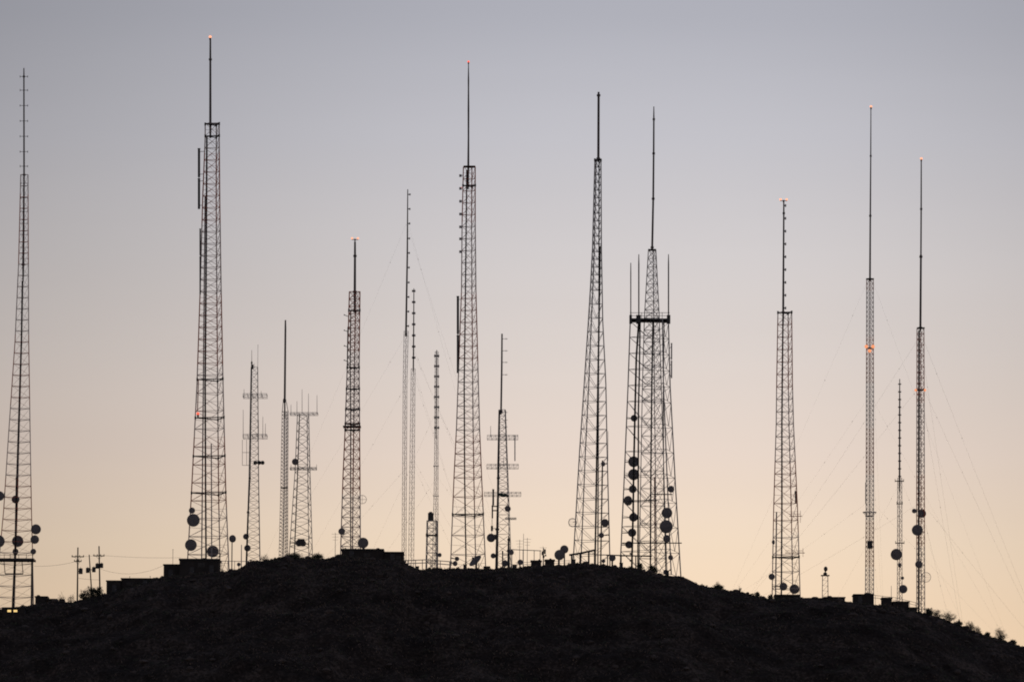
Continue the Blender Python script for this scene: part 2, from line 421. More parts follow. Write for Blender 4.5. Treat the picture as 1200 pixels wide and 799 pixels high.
class Tower:
    def __init__(s, label, Y, phi, levels, n=3, cat='tower', name='lattice_tower', group='lattice towers standing along the ridge', lm='paint'):
        s.Y = Y; s.phi = R(phi); s.n = n; s.lv = levels; s.mat = M[lm]
        cs = [math.cos(s.phi+2*math.pi*i/n) for i in range(n)]; s.cs = cs
        yb = levels[-1][0]; xc = s.centre(yb)[0]
        g = gpt(xc, Y); s.root = thing(name, label, cat, g, group)
    def centre(s, py):
        ys = [l[0] for l in s.lv]; lv = s.lv
        def ip(k):
            if py > ys[-1]: a, b_ = lv[-2], lv[-1]
            elif py <= ys[0]: return lv[0][k]
            else:
                for i in range(len(ys)-1):
                    if ys[i] <= py <= ys[i+1]: a, b_ = lv[i], lv[i+1]; break
            return a[k] + (b_[k]-a[k])*(py-a[0])/(b_[0]-a[0])
        xl, xr = ip(1), ip(2); r = (xr-xl)/(max(s.cs)-min(s.cs)); return xl - r*min(s.cs), r
    def legs(s, py):
        c, r = s.centre(py); p = P(c, py, s.Y); k = S(s.Y)
        return [p + Vector((math.cos(s.phi+2*math.pi*i/s.n), math.sin(s.phi+2*math.pi*i/s.n), 0))*r*k for i in range(s.n)]
    def leg_near(s, px, py):
        k = S(s.Y); return min(s.legs(py), key=lambda q: abs(q.x-P(px, py, s.Y).x)*1.0 + 0.15*(q.y-s.Y))
    def build(s, bays, rl=0.13, rh=0.06, rd=0.05, style='N', dark=(), leg_dark=None, sub=False):
        """bays: (py_from, py_to, spacing); dark: levels with a heavy girt"""
        rl *= .88; rh *= .72; rd *= .85
        lv = [l[0] for l in s.lv]
        bot = lv[-1]
        while bot < lv[-1]+60 and min(q.z - G(q.x, q.y) for q in s.legs(bot)) > -0.3: bot += 1.0
        keys = sorted(set(lv + [bot]))
        for i in range(s.n):
            m = MB()
            for a, b_ in zip(keys[:-1], keys[1:]): m.tube(s.legs(a)[i], s.legs(b_)[i], rl, rl*1.04, 8)
            m.build('leg', s.mat, s.root)
        ys = []
        for (a, b_, sp) in bays:
            n = max(1, round((b_-a)/sp)); ys += [a+(b_-a)*k/n for k in range(n)]
        ys.append(bays[-1][1]); y = ys[-1]; sp = bays[-1][2]
        while y+sp < bot+sp*0.6: y += sp; ys.append(y)
        s.ys = ys
        for i in range(s.n):
            j = (i+1) % s.n; m = MB(); back = all(s.legs(lv[0])[q].y > s.Y + 0.02*s.centre(lv[0])[1] for q in (i, j)) if s.n == 3 else False
            rd_, sub_ = (rd*0.5, False) if (back and style == 'N') else (rd, sub)
            for k, y in enumerate(ys):
                la = s.legs(y); m.tube(la[i], la[j], rh, rh, 5, False)
                if k+1 < len(ys):
                    lb = s.legs(ys[k+1])
                    if sub_:
                        md = (la[i]+lb[j])/2; m.tube(md, (la[j]+lb[j])/2, rd_*.8, rd_*.8, 4, False); m.tube(md, lb[i], rd_*.7, rd_*.7, 4, False)
                    if style == 'N' or (style == 'Z' and k % 2 == 0): m.tube(la[i], lb[j], rd_, rd_, 5, False)
                    elif style == 'Z': m.tube(la[j], lb[i], rd_, rd_, 5, False)
                    elif style == 'M': m.tube(la[j], lb[i], rd_, rd_, 5, False)
                    elif style == 'X': m.tube(la[i], lb[j], rd_, rd_, 5, False); m.tube(la[j], lb[i], rd_, rd_, 5, False)
                    elif style == 'K':
                        mid = (lb[i]+lb[j])/2; m.tube(la[i], mid, rd_, rd_, 5, False); m.tube(la[j], mid, rd_, rd_, 5, False)
            m.build('bracing', s.mat, s.root)
        for y in dark:
            la = s.legs(y); m = MB()
            for i in range(s.n): m.tube(la[i], la[(i+1) % s.n], 0.13, 0.13, 6)
            for q in la: m.tube(q-Vector((0,0,.35)), q+Vector((0,0,.35)), 0.2, 0.2, 8)
            m.build('girt', M['dark'], s.root)
        s.bot = bot
        return s
    def cable(s, pts, w, name='cable_run', material=None, dy=-0.5):
        k = S(s.Y); m = MB(); q = [P(px, py, s.Y)+Vector((0, dy, 0)) for py, px in pts]
        if q[-1].z > G(q[-1].x, q[-1].y): 
            if name != 'conduit': q.append(Vector((q[-1].x, q[-1].y, G(q[-1].x, q[-1].y)-0.3)))
        for i in range(len(q)-1):
            a, b_ = q[i], q[i+1]; ww = w*k/2
            for off in (-0.5, 0.5): m.tube(a+Vector((off*ww,0,0)), b_+Vector((off*ww,0,0)), ww*0.55, ww*0.55, 6)
        L_ = (q[0]-q[-1]).length; n = int(L_/2.5)
        for j in range(n):
            t_ = j/n*L_; 
            for i in range(len(q)-1):
                l = (q[i+1]-q[i]).length
                if t_ <= l: c = q[i].lerp(q[i+1], t_/l); m.box(c.x-ww*1.15, c.x+ww*1.15, c.y-.1, c.y+.1, c.z-.1, c.z+.1); break
                t_ -= l
        return m.build(name, material or M['cable'], s.root)
    def dishes(s, lst, off=-1.0):
        for d in lst:
            px, py, r = d[:3]; yaw = d[3] if len(d) > 3 else random.uniform(-25, 25)
            lg = s.leg_near(px, py); Yd = lg.y + off - r*S(s.Y)*0.3
            dish(s.root, px, py, r, Yd, lg, yaw)
    def guy(s, levels, anchors, rad=0.0085):
        for py in levels:
            lg = s.legs(py); c = sum(lg, Vector((0,0,0)))/len(lg)
            for (ax, aY) in anchors:
                g = gpt(ax, aY, 0.2); st = min(lg, key=lambda q: (q-g).length)
                m = MB(); n = 10; pts = []
                for k in range(n+1):
                    t_ = k/n; p = st.lerp(g, t_); p.z -= 0.012*(st-g).length*4*t_*(1-t_)*0.5; pts.append(p)
                for k in range(n): m.tube(pts[k], pts[k+1], rad, rad, 4, False)
                for k in (1, 3): m.ball(pts[k], 0.09, 6, 4)
                m.build('guy_wire', M['wire'], s.root)

# ================================================================== TOWERS
# 1 far left
T = Tower('tall narrow-topped tower at the far left edge, dishes clustered near its foot', 22, 95,
          [(205,24.5,33),(310,22,33.5),(400,18,34),(520,10,36),(600,5,37.5),(655,0,39),(700,-3,40)])
T.build([(205,310,13),(310,700,13)], rl=.12, rh=.085, rd=.035, style='N')
mast(T.root, [(80,28,1.2),(90,28,1.6),(205,28.2,2.0),(310,27.2,2.6),(330,27,1.6)], T.Y)
for y in (90,106,124,142,160,178,195): bay(T.root, 28, y, T.Y, 4.5, 0, .06)
for y in (215,232,248,262,275,290,303): bay(T.root, 28.5, y, T.Y, 4.2, 0, .05)
T.cable([(330,26.5),(400,25.3),(560,20),(600,19.3),(655,17.5),(718,14.5)], 2.0)
T.cable([(560,20),(655,18.2),(718,15.5)], 2.4, dy=-1.0)
for y in (655,):
    m = MB(); a, b_ = P(-8, y, T.Y-3), P(40, y, T.Y-3); m.box(a.x, b_.x, T.Y-4, T.Y+3, a.z-.22, a.z+.22)
    for xx in (-7, 5, 12, 22, 31, 38): m.tube(P(xx, y, T.Y-3.9), P(xx, y-6, T.Y-3.9), .06, .06, 5)
    m.tube(P(-8, y-5, T.Y-3.9), P(40, y-5, T.Y-3.9), .05, .05, 5)
    m.build('platform', M['dark'], T.root)
m = MB()
for xx in (37.8,): g = gpt(xx, T.Y-3, .3); m.tube(P(xx, 655, T.Y-3), g, .26, .28, 8)
m.build('platform_post', M['dark'], T.root)
m = MB(); m.tube(P(6, 672, T.Y-2), P(27, 672, T.Y-2), .14, .14, 6)
for q in ((6, 655), (27, 655)): m.tube(P(q[0], 672, T.Y-2), P(q[0]-1.5, 655, T.Y-2), .1, .1, 6)
m.build('lower_beam', M['dark'], T.root)
T.dishes([(-1,581,5.5),(18,585,4.6,15),(-2,634,7),(20.5,634,6.6,10),(18.5,646,3.6),(42.5,620,5.8),(41,632,5),(39,646,3.3)])

# 2 tallest left
T = Tower('tallest tower on the left, square-framed head, long black panels on one side', 14, 74,
          [(145,240.5,257.3),(160,240.5,257.3),(235,237.5,258),(330,235,259.5),(450,231,262),(580,224.5,265.5),(650,220.5,268.5)])
T.build([(145,160,15),(160,440,14.2),(440,650,22)], rl=.15, rh=.09, rd=.065, style='N', dark=(146,160,445,490,535,578), sub=True)
mast(T.root, [(45,246.5,2.0),(70,246.5,2.4),(145,246.5,2.9),(162,246.5,2.2)], T.Y)
beacon(T.root, 246.3, 43.5, T.Y, 1.7)
T.cable([(160,242.5),(330,241.5),(450,240.5),(578,241),(650,241.5)], 2.0, dy=-0.3)
T.cable([(230,240),(440,238),(650,236)], 1.4, dy=1.5, material=M['steel'])
T.cable([(520,247.5),(650,248)], 1.3, dy=.5, material=M['steel'])
panel(T.root, 233.2, 174, 245, T.Y-1, 2.9, T, gaps=(208.5,))
panel(T.root, 234.6, 268, 345, T.Y-2, 1.8, T, gaps=(300,))
beacon(T.root, 232, 484.5, T.Y-2.5, 1.8, red=True)
T.cable([(446,233),(482,232)], 1.1, name='conduit', material=mat('red_oxide_conduit', (.45,.06,.035)), dy=-2.0)
T.dishes([(225,598,3.6,0),(226.3,609.5,7.4,8),(223.8,638.5,6.8,0),(249.5,646,6.8,0)])

# 3 faint whip tower
T = Tower('slender faint tower with two boxed crossarms and thin whips, behind the tallest left tower', 55, 60,
          [(430,294,302),(560,291.5,303),(650,288.5,304.5)], lm='steel')
T.build([(430,650,8)], rl=.07, rh=.04, rd=.055, style='Z')
mast(T.root, [(410,295,.4),(424,295,.6),(425,295,1.3),(560,292.8,1.7),(600,290.8,2.0),(668,288.5,2.3)], T.Y-1.5, M['dark'], 'feed_pole')
rods(T.root, [((302,432),(302.3,404)), ((298,432),(298,426))], T.Y, .05)
m = MB(); m.box(P(294.6,428,T.Y).x, P(297.4,428,T.Y).x, T.Y-2.2, T.Y-1, P(296,433,T.Y).z, P(296,428,T.Y).z); m.build('junction_box', M['dark'], T.root)
crossarm(T.root, 285, 313, 464, T.Y, 4.5, 1.6, whips=((286,456,466),(306,458,466)))
crossarm(T.root, 285, 313, 511.5, T.Y, 4.5, 1.6, whips=((285,480,512),(303,492,512),(308,488,512),(311,496,512)))
m = MB()
for a, b_ in (((284,515),(284,545)), ((284,545),(294,545)), ((289,515),(289,545)), ((284,530),(294,530))): m.tube(P(*a, T.Y), P(*b_, T.Y), .055, .055, 5)
m.build('side_frame', M['steel'], T.root)
for xx in (299, 303.5, 307.5):
    m = MB(); c = P(xx, 542, T.Y-1.5); m.lathe(c, (0.5,-1,0), [(-.3,0),(-.3,.3),(0,.5),(.2,.5),(.25,0)], 12); m.tube(c, P(299, 542, T.Y), .06, .06, 5); m.build('yagi_antenna', M['dark'], T.root)
T.dishes([(288.3,628.5,3.4,0),(289.8,642,3.8,10)])

# 4 dense grey column with a sleeve mast
T = Tower('slim light-grey column under a plain dark mast, between the two whip-topped towers', 40, 75,
          [(482,330.5,338),(571,329,337.5),(650,327,337.5)], lm='steel')
T.build([(482,650,4.2)], rl=.06, rh=.035, rd=.045, style='X', dark=())
mast(T.root, [(375,334.5,1.7),(385,334.5,2.2),(467,333.7,2.5),(468,333.5,4),(471,333.5,4),(472,333.7,1.8),(490,333.7,1.8)], T.Y, flange=False)
m = MB()
for sx in (-3.2, 3.2):
    m.tube(P(333.7+sx*.6, 471, T.Y), P(334.2+sx*1.1, 483, T.Y), .08, .08, 5)
m.build('neck_frame', M['steel'], T.root)
platform(T.root, 571.5, T.Y, 329, 337.5, .8, rail=False)
T.cable([(482,333.5),(571,333),(650,331.5)], 1.0, dy=.2, material=M['steel'])

# 5 zigzag tower with whips on a T head
T = Tower('zigzag-braced tower with whips on its T-shaped head, one round dish halfway up', 62, 70,
          [(486,348.5,362),(549,346,363.5),(650,339,366.5)], lm='steel')
T.build([(486,650,9.4)], rl=.10, rh=.035, rd=.075, style='Z')
mast(T.root, [(486,351,1.2),(549,349,1.2),(650,345,1.4)], T.Y-1, M['dark'], 'feed_pole')
crossarm(T.root, 340, 372.5, 485, T.Y, 2.6, 1.4, whips=((354,456,485),(348,470,485),(361.5,461,485),(371.5,463,485),(341,474,485)))
crossarm(T.root, 340, 371, 549, T.Y, 2.2, 1.4, whips=((371,544,551),(341,544,551)), rad=.05)
T.dishes([(346,541,3.8,0),(350,636,4.0,20),(355.5,636.5,3.6,-20)])
m = MB(); m.box(P(349,628,T.Y-2).x, P(357,628,T.Y-2).x, T.Y-2.6, T.Y-1.8, P(350,640,T.Y).z, P(350,632,T.Y).z); m.build('equipment_box', M['dark'], T.root)

# 6 banded tower on the building
T = Tower('stout dark-banded tower rising beside the flat-roofed building, short arms on its left', 16, 85,
          [(342,409.5,422),(430,407,421),(504,404.5,421.5),(560,402,422),(640,399.5,422.5)], lm='paint')
T.build([(342,504,8.5),(504,640,11)], rl=.15, rh=.08, rd=.07, style='X', dark=(364,431,456,480,497,504))
mast(T.root, [(283,416,2.2),(300,416,2.6),(342,415.8,3.0),(366,415.6,2.0)], T.Y)
beacon(T.root, 416, 279, T.Y, 1.5, double=True)
T.cable([(364,411),(430,410.5),(504,411),(640,411)], 1.3, dy=-.3)
m = MB(); m.tube(P(407.6,383,T.Y-1), P(406.8,432,T.Y-1), .12, .12, 6)
for y in (388,430): m.tube(P(407.3,y,T.Y-1), T.leg_near(407,y), .07, .07, 5)
m.build('antenna_rail', M['dark'], T.root)
for y in (370,388,406,423):
    m = MB(); m.tube(P(408.5,y+1,T.Y-1), P(403.5,y-1,T.Y-1), .08, .08, 5); m.ball(P(403.5,y-1,T.Y-1), .16, 6, 4); m.build('side_arm', M['dark'], T.root)
m = MB()
for y, r_ in ((500,10.5),):
    a, b_ = P(412.5-r_, y, T.Y), P(412.5+r_, y, T.Y); 
    for yy in (T.Y-1.6, T.Y+1.6): m.tube(Vector((a.x,yy,a.z)), Vector((b_.x,yy,b_.z)), .16, .16, 6)
m.build('platform', M['dark'], T.root)
T.dishes([(400.5,622.5,3.9,0)])
m = MB(); c = P(424.5,585,T.Y-1); m.lathe(c, (0,-1,0), [(-.05,.95),(-.05,1.05),(.05,1.05),(.05,.95),(-.05,.95)], 20); m.tube(c-Vector((1,0,0)), c+Vector((1,0,0)), .04,.04,5); m.tube(c-Vector((0,0,1)), c+Vector((0,0,1)), .04,.04,5)
m.build('grid_antenna', M['steel'], T.root)

# 7, 8 tall thin guyed masts
T = Tower('taller of the two side-by-side guyed masts, knobbly along the right of its thin top', 30, 90,
          [(388,473.4,478.6),(450,472.4,477),(650,471,476)], name='guyed_mast', lm='steel')
T.build([(388,650,6)], rl=.055, rh=.03, rd=.03, style='Z')
mast(T.root, [(222,477.8,1.1),(300,477.3,1.9),(388,475.8,2.3),(392,475.8,3.0),(394,475.8,2)], T.Y, flange=False)
for i, y in enumerate((228,245,262,279.5,296.5,313.5,331,348,365,382)): bay(T.root, 477.9-(y-228)*.012, y, T.Y, 2.6, 1, .13, .22)
T.guy([262,392], [(291,60),(600,-20),(640,140)])
T = Tower('shorter of the two side-by-side guyed masts, beaded top', 52, 90,
          [(432,481.8,486.6),(650,478.8,485)], name='guyed_mast', lm='steel')
T.build([(432,650,6)], rl=.055, rh=.03, rd=.03, style='Z', )
mast(T.root, [(338,485,1.0),(380,484.8,1.4),(432,484.4,1.7),(436,484.4,1)], T.Y, flange=False)
for y in range(341, 432, 13): bay(T.root, 484.8, y, T.Y, 1.3, 0, .15, .25)
T.guy([436,540], [(330,90),(560,10),(600,160)])

# 9 ladder mast
T = Tower('thin guyed mast with closely spaced short rungs, right of the side-by-side pair', 70, 90,
          [(412,510,513.6),(560,509,513.4),(650,506.8,513.2)], name='guyed_mast', lm='steel')
T.build([(412,650,6)], rl=.06, rh=.03, rd=.03, style='Z')
mast(T.root, [(410,511.8,.8),(412,511.8,1.2),(460,511.5,1.3),(512,511,1.2),(514,511,.8)], T.Y, flange=False)
for y in range(417, 512, 12): bay(T.root, 511.7, y, T.Y, 2.2, 0, .16, .3)
for y in (546, 581): bay(T.root, 511, y, T.Y, 2.6, 0, .08, .2)
T.guy([480,560], [(400,120),(620,60),(520,200)])
# 9b stub tower
T = Tower('stubby square lattice tower topped by a dark box, beside the runged mast', 10, 40,
          [(610,500.3,512.5),(668,499,512.5)], n=4, name='stub_tower', group='short towers and pedestals on the ridge', lm='steel')
T.build([(610,627,8.5),(627,668,10)], rl=.10, rh=.08, rd=.065, style='X', dark=(627,))
m = MB(); a = P(501.5,608,T.Y); b_ = P(508,601,T.Y); m.box(a.x,b_.x,T.Y-.8,T.Y+.8,a.z-.4,b_.z); m.tube(P(504.7,602,T.Y), P(504.7,599.5,T.Y), .5,.35,10); m.build('equipment_box', M['dark'], T.root)
T.dishes([(515,650,2.4,30)])

# 10 central tall tower
T = Tower('tall central tower under a tapering mast, small stubs and black panel on its left', 18, 76,
          [(196,543,557),(260,541.5,557),(340,540.8,557.8),(500,535,562),(560,532,564.5),(650,528.5,568.5)], lm='paint')
T.build([(196,560,14),(560,650,21.5)], rl=.14, rh=.085, rd=.06, style='N', dark=(218,603), sub=True)
mast(T.root, [(74,549,.9),(95,549,1.9),(104,549,1.7),(130,549,2.2),(160,549,2.0),(195,548.8,2.5),(222,548.5,1.8)], T.Y, flange=False)
beacon(T.root, 549, 72.5, T.Y, 1.3, red=True)
platform(T.root, 195.5, T.Y, 543.3, 557, .9, rail=False)
T.cable([(200,547),(340,545.5),(450,544),(560,544.5),(650,546)], 1.6, dy=-.3)
for i, y in enumerate((206,221,236,251,266,280,295)):
    m = MB(); a = P(539.6, y, T.Y-1); lg = T.leg_near(541, y); m.tube(a, lg, .07, .07, 5); m.box(a.x-.3, a.x+.3, a.y-.3, a.y+.3, a.z-.28, a.z+.28); m.build('side_antenna', M['steel'], T.root)
panel(T.root, 536.6, 347, 437, T.Y-1, 2.9, T, gaps=(392,))
beacon(T.root, 540.5, 220, T.Y-1, .9, red=True)
T.dishes([(535.5,654.5,2.6,0),(533,660,3,30)])

# 11 cluttered tower
T = Tower('cluttered tower with three double crossarms, dark mast top and a black pole down one side', 12, 55,
          [(480,584.5,592.5),(546,583,595),(600,582.5,597),(660,581.5,599)], lm='steel')
T.build([(480,580,7),(580,660,11)], rl=.09, rh=.05, rd=.06, style='Z')
mast(T.root, [(391,588.3,1.8),(430,588,2.1),(480,587.2,2.2),(481,587,4.2),(484,587,4.2),(485,586,2)], T.Y, flange=False)
mast(T.root, [(481,585.2,2.0),(560,584,2.4),(620,582.8,3.0),(672,581.8,3.6)], T.Y-2, M['dark'], 'feed_pole')
for y in (397,411,424.5,439,483,492,500): 
    m = MB(); m.tube(P(588.5,y,T.Y), P(595,y,T.Y), .06, .05, 5); m.tube(P(593,y-1,T.Y), P(593,y+1,T.Y), .05,.05,5); m.build('side_arm', M['steel'], T.root)
crossarm(T.root, 571, 607, 512.5, T.Y, 4.5, 1.6, whips=((575,499,512),))
crossarm(T.root, 570.5, 607.5, 546.5, T.Y, 4.5, 1.6, whips=((590,536,546),))
crossarm(T.root, 567.5, 610.5, 579, T.Y, 4.0, 1.6)
crossarm(T.root, 592, 605, 607.5, T.Y, 1.6, .8)
panel(T.root, 603.4, 510, 540, T.Y-1.7, 1.3, None, material=M['steel'])
m = MB()
for k in range(7): c = P(587+k*1.2, 580+random.uniform(-1,1), T.Y-2); m.ball(c, random.uniform(.35,.6), 8, 5, (1.2,.8,.7))
m.build('antenna_cluster', M['green'], T.root)
panel(T.root, 578, 573, 592, T.Y-2, 2.2, None); panel(T.root, 577, 592, 607, T.Y-2, 1.8, None)
for y in (593,598):
    m = MB(); m.tube(P(577.5,y,T.Y-2), P(584,y,T.Y-2), .14,.14,6); m.build('standoff', M['dark'], T.root)
m = MB(); m.tube(P(577.5,573,T.Y-2), P(576.3,625,T.Y-2), .06,.06,6); m.tube(P(576.3,619,T.Y-2), P(583,619,T.Y-2), .07,.07,6)
m.box(P(575.2,619,10).x, P(577.8,619,10).x, T.Y-2.6, T.Y-2, P(576,622,10).z, P(576,616,10).z); m.build('receiver_box', M['dark'], T.root)
T.dishes([(595,596,3.5,0),(575,630,5.0,20),(580.5,629,3.0,-20),(578,651,3,0)])

# black post next to it
r = thing('antenna_post', 'short thick black post just right of the cluttered tower, small dish on its side', 'post', gpt(596, 6), 'short towers and pedestals on the ridge')
mast(r, [(628,596.2,1.2),(632,596.2,2.2),(645,596,2.6),(672,595.7,2.8)], 6, M['dark'], 'post')
dish(r, 599, 647, 3.0, 5, P(596,647,6), 20); panel(r, 589, 645, 668, 7, 1.6, None)
m = MB(); m.tube(P(589,650,7), P(596,650,6), .08,.08,6); m.build('standoff', M['dark'], r)

# 12 tapering leaning tower
T = Tower('smoothly tapering tower with a thick black cable run down it, left of the platformed tower', 20, 108,
          [(187,697,704.3),(290,694.3,704.8),(334,692,705.6),(375,689.5,706.3),(450,684.5,710),(530,679,711.5),(650,672,714.5)], lm='steel')
T.build([(187,340,9),(340,650,16)], rl=.15, rh=.085, rd=.06, style='K', dark=(188,))
mast(T.root, [(108,701.5,2.2),(112,701.5,2.8),(186,701.2,3.0),(190,701,2)], T.Y)
T.cable([(290,703),(340,702.5),(400,701.5),(500,699.8),(600,698.3),(646,697.5)], 2.0, dy=-.6)
T.cable([(187,702),(340,701.8)], 1.4, dy=-.6)
T.cable([(540,706),(655,704)], 1.6, dy=-.6)
T.dishes([(706.5,543.5,2.8,40),(708.5,612.5,4.6,30),(704.7,627,3.1,0)])
m = MB(); c = P(671,612,T.Y-2); m.lathe(c, (0.3,-1,0), [(-.05,.9),(-.05,1.05),(.05,1.05),(.05,.9),(-.05,.9)], 20)
for k in range(5): m.tube(c+Vector((-.9,0,-.8+k*.4)), c+Vector((.9,0,-.8+k*.4)), .035,.035,4)
m.tube(c, T.leg_near(672,612), .06,.06,5); m.build('grid_antenna', M['steel'], T.root)
m = MB(); m.box(P(705,520,15).x, P(711.5,520,15).x, T.Y-2, T.Y-1.2, P(708,550,20).z, P(708,538,20).z)
m = MB(); m.tube(P(712.5,505,T.Y-1), P(712.5,540,T.Y-1), .05,.05,5); m.tube(P(712.5,522,T.Y-1), T.leg_near(711,522), .05,.05,5); m.build('whip_antenna', M['steel'], T.root)

# 13 platform tower
T = Tower('wide cluttered tower with a dark platform, upright poles at its corners and stacked round dishes', 16, 50,
          [(376,738.5,784),(450,736,786),(560,731.5,792),(660,727,798),(675,726.3,799)], n=3, name='platform_tower', lm='steel')
T.build([(376,470,19),(470,675,29)], rl=.16, rh=.085, rd=.075, style='K')
inner = Tower.__new__(Tower); inner.Y = 16; inner.phi = R(80); inner.n = 3; inner.mat = M['steel']; inner.root = T.root
inner.cs = [math.cos(inner.phi+2*math.pi*i/3) for i in range(3)]
inner.lv = [(293,759.8,768.6),(373,755,772.5),(460,752.5,775),(660,749,781),(675,748.6,781.5)]
inner.build([(293,373,10),(373,470,14),(470,675,21)], rl=.12, rh=.07, rd=.065, style='X')
mast(T.root, [(125,766.2,1.0),(140,766.2,1.9),(180,766,2.1),(233,765.5,2.3),(290,764.3,2.5),(293,764.2,2.5)], T.Y)
platform(T.root, 293, T.Y, 759.5, 768.8, 1.4, rail=False)
platform(T.root, 375.5, T.Y, 738.5, 784.5, 1.5, rail=False, dep=7)
m = MB()
for x0, x1 in ((737.5,740.5),(745.5,751),(781.5,785.5)):
    a, b_ = P(x0,379,T.Y-3), P(x1,369.5,T.Y-3); m.box(a.x,b_.x,T.Y-4,T.Y-2,a.z,b_.z)
m.build('pole_base', M['dark'], T.root)
m = MB()
for y in (366.5,370): m.tube(P(738,y,T.Y-3.4), P(785,y,T.Y-3.4), .06,.06,5)
for x in range(752, 782, 6): m.tube(P(x,366,T.Y-3.4), P(x,376,T.Y-3.4), .06,.06,5)
m.build('railing', M['dark'], T.root)
for x, y0, w in ((739.2,308,1.3),(748.6,298,1.6),(783.4,298,1.6)):
    mast(T.root, [(y0,x,.9),(y0+12,x,w),(374,x,w)], T.Y-3, M['mast'], 'pole_antenna', flange=False)
for pts, w in (([(376,748.5),(420,745.5),(490,743.8),(560,742.3),(600,741.8),(672,740)], 2.2), ([(376,765),(460,763.5),(560,762.5),(660,762)], 1.8), ([(376,778),(470,777),(560,777.5),(672,780)], 1.2), ([(376,750),(440,749),(480,748)], 1.8)):
    T.cable(pts, w, dy=-1.8)
c_ = T.cable([(560,766.8),(670,767.5)], 1.3, name='waveguide', material=mat('red_oxide_waveguide', (.30,.05,.03)), dy=-2.2)
panel(T.root, 787, 402, 443, T.Y, 1.6, T, gaps=(422,), material=M['steel'])
T.dishes([(743,490,3.9,0),(742.5,541,6.3,0),(742.5,556,6.5,0),(741.2,573,4.6,10),(735.3,586.5,5.6,35),(742,606,5,10),(741,624,4.9,-10),(737,638,4.3,0),
          (786,573,4.0,30),(781.5,601,6.2,0),(780.6,617,7.6,0),(781,631,4.4,20),(785.8,653,2.9,0),(780,670,2.8,0)])
for x0, x1, y in ((738,770,586.5),(764,788,579),(729,799,636),(726,764,651)):
    m = MB(); m.tube(P(x0,y,T.Y-2.5), P(x1,y,T.Y-2.5), .13,.13,6)
    for xx in (x0+1, x1-1): m.tube(P(xx,y,T.Y-2.5), P(xx,y,T.Y+.5), .08,.08,5)
    m.build('crossbeam', M['dark'], T.root)
for y in range(640, 672, 8):
    m = MB(); m.box(P(738,y,12).x, P(742,y,12).x, T.Y-2.8, T.Y-2.0, P(740,y+1,12).z, P(740,y-1,12).z); m.build('clamp', M['dark'], T.root)

# 14
T = Tower('braced tower standing alone left of the guyed masts, beaded mast with wide lamp head', 14, 72,
          [(366,911.5,927.5),(450,910,928.3),(497,909.5,929.5),(595,906.5,934),(690,904.8,936.8)], lm='paint')
T.build([(366,570,14.3),(570,690,19.5)], rl=.13, rh=.085, rd=.06, style='N', dark=(366.5,653), sub=True)
mast(T.root, [(236,918.5,1.6),(250,918.5,1.9),(366,917.8,2.6),(380,917.8,1.6)], T.Y)
for y in range(241, 362, 15): bay(T.root, 918.4, y, T.Y, 2.2, 1, .14, .3)
beacon(T.root, 918.3, 233.5, T.Y, 1.6, double=True)
T.cable([(370,917.5),(450,916.6),(497,916.2),(595,916.2),(690,915.6)], 1.8, dy=-.3)
T.cable([(600,910),(690,909)], 1.5, dy=0, material=M['steel'])
rods(T.root, [((938,598),(938,612)), ((941,642),(941,652))], T.Y-1, .05, material=M['paint2'])
for y, x0, x1 in ((604.5,925,940),(647.5,920,943)):
    m = MB(); m.tube(P(x0,y,T.Y-1), P(x1,y,T.Y-1), .09,.09,5); m.tube(P(x0,y-2.5,T.Y-1), P(x1-2,y-2.5,T.Y-1), .05,.05,5); m.build('side_arm', M['paint2'], T.root)
m = MB(); m.tube(P(932.3,575,T.Y-1), P(932.6,590,T.Y-1), .2,.2,6); m.build('side_antenna', M['dark'], T.root)
T.dishes([(904.3,675.5,3.7,0),(918,687,4.6,0),(930.8,690,5.6,0),(906,635,2.6,60)])

# 15 guyed big
T = Tower('tallest guyed mast on the right, orange beacon halfway and ring collar lower', 18, 88,
          [(327,1015.4,1023.4),(600,1014.8,1023.6),(690,1014,1023.6)], name='guyed_mast', lm='paint2')
T.build([(327,690,5.5)], rl=.10, rh=.045, rd=.045, style='X')
mast(T.root, [(127,1020.6,1.0),(183,1020.4,1.5),(253,1019.9,1.9),(327,1019.5,2.3),(330,1019.5,2)], T.Y)
platform(T.root, 327, T.Y, 1015, 1024, 1.0, rail=False)
beacon(T.root, 1020.7, 125, T.Y, 1.5)
m = MB(); q = T.legs(408)
for i in range(3): m.tube(q[i], q[(i+1)%3], .14, .14, 6)
o = m.build('beacon_ring', M['dark'], T.root)
for i, (xx, yy) in enumerate(((1015.2,406),(1023,406),(1019.2,411))):
    l = MB(); l.ball(P(xx,yy,T.Y-1.2), .42, 12, 8, (1,1,1)); l.build('lamp', M['amber'], o, smooth=True)
m = MB(); c = P(1019,600,T.Y); 
for dz_, rr in ((0,8),(-.9,5)):
    pts = [c+Vector((math.cos(a*math.pi/8)*rr*.2, math.sin(a*math.pi/8)*rr*.2, dz_)) for a in range(17)]
    for k in range(16): m.tube(pts[k], pts[k+1], .09, .09, 5)
for a in range(8):
    m.tube(c+Vector((math.cos(a*math.pi/4)*1.6, math.sin(a*math.pi/4)*1.6, 0)), c+Vector((math.cos(a*math.pi/4)*.6, math.sin(a*math.pi/4)*.6, -1.1)), .05,.05,5)
m.build('ring_platform', M['steel'], T.root)
m = MB(); m.box(P(1016.5,640,T.Y-1.5).x, P(1022.3,640,T.Y-1.5).x, T.Y-2.2, T.Y-1, P(1019,643,T.Y).z, P(1019,634,T.Y).z)
m.build('equipment_box', M['dark'], T.root)
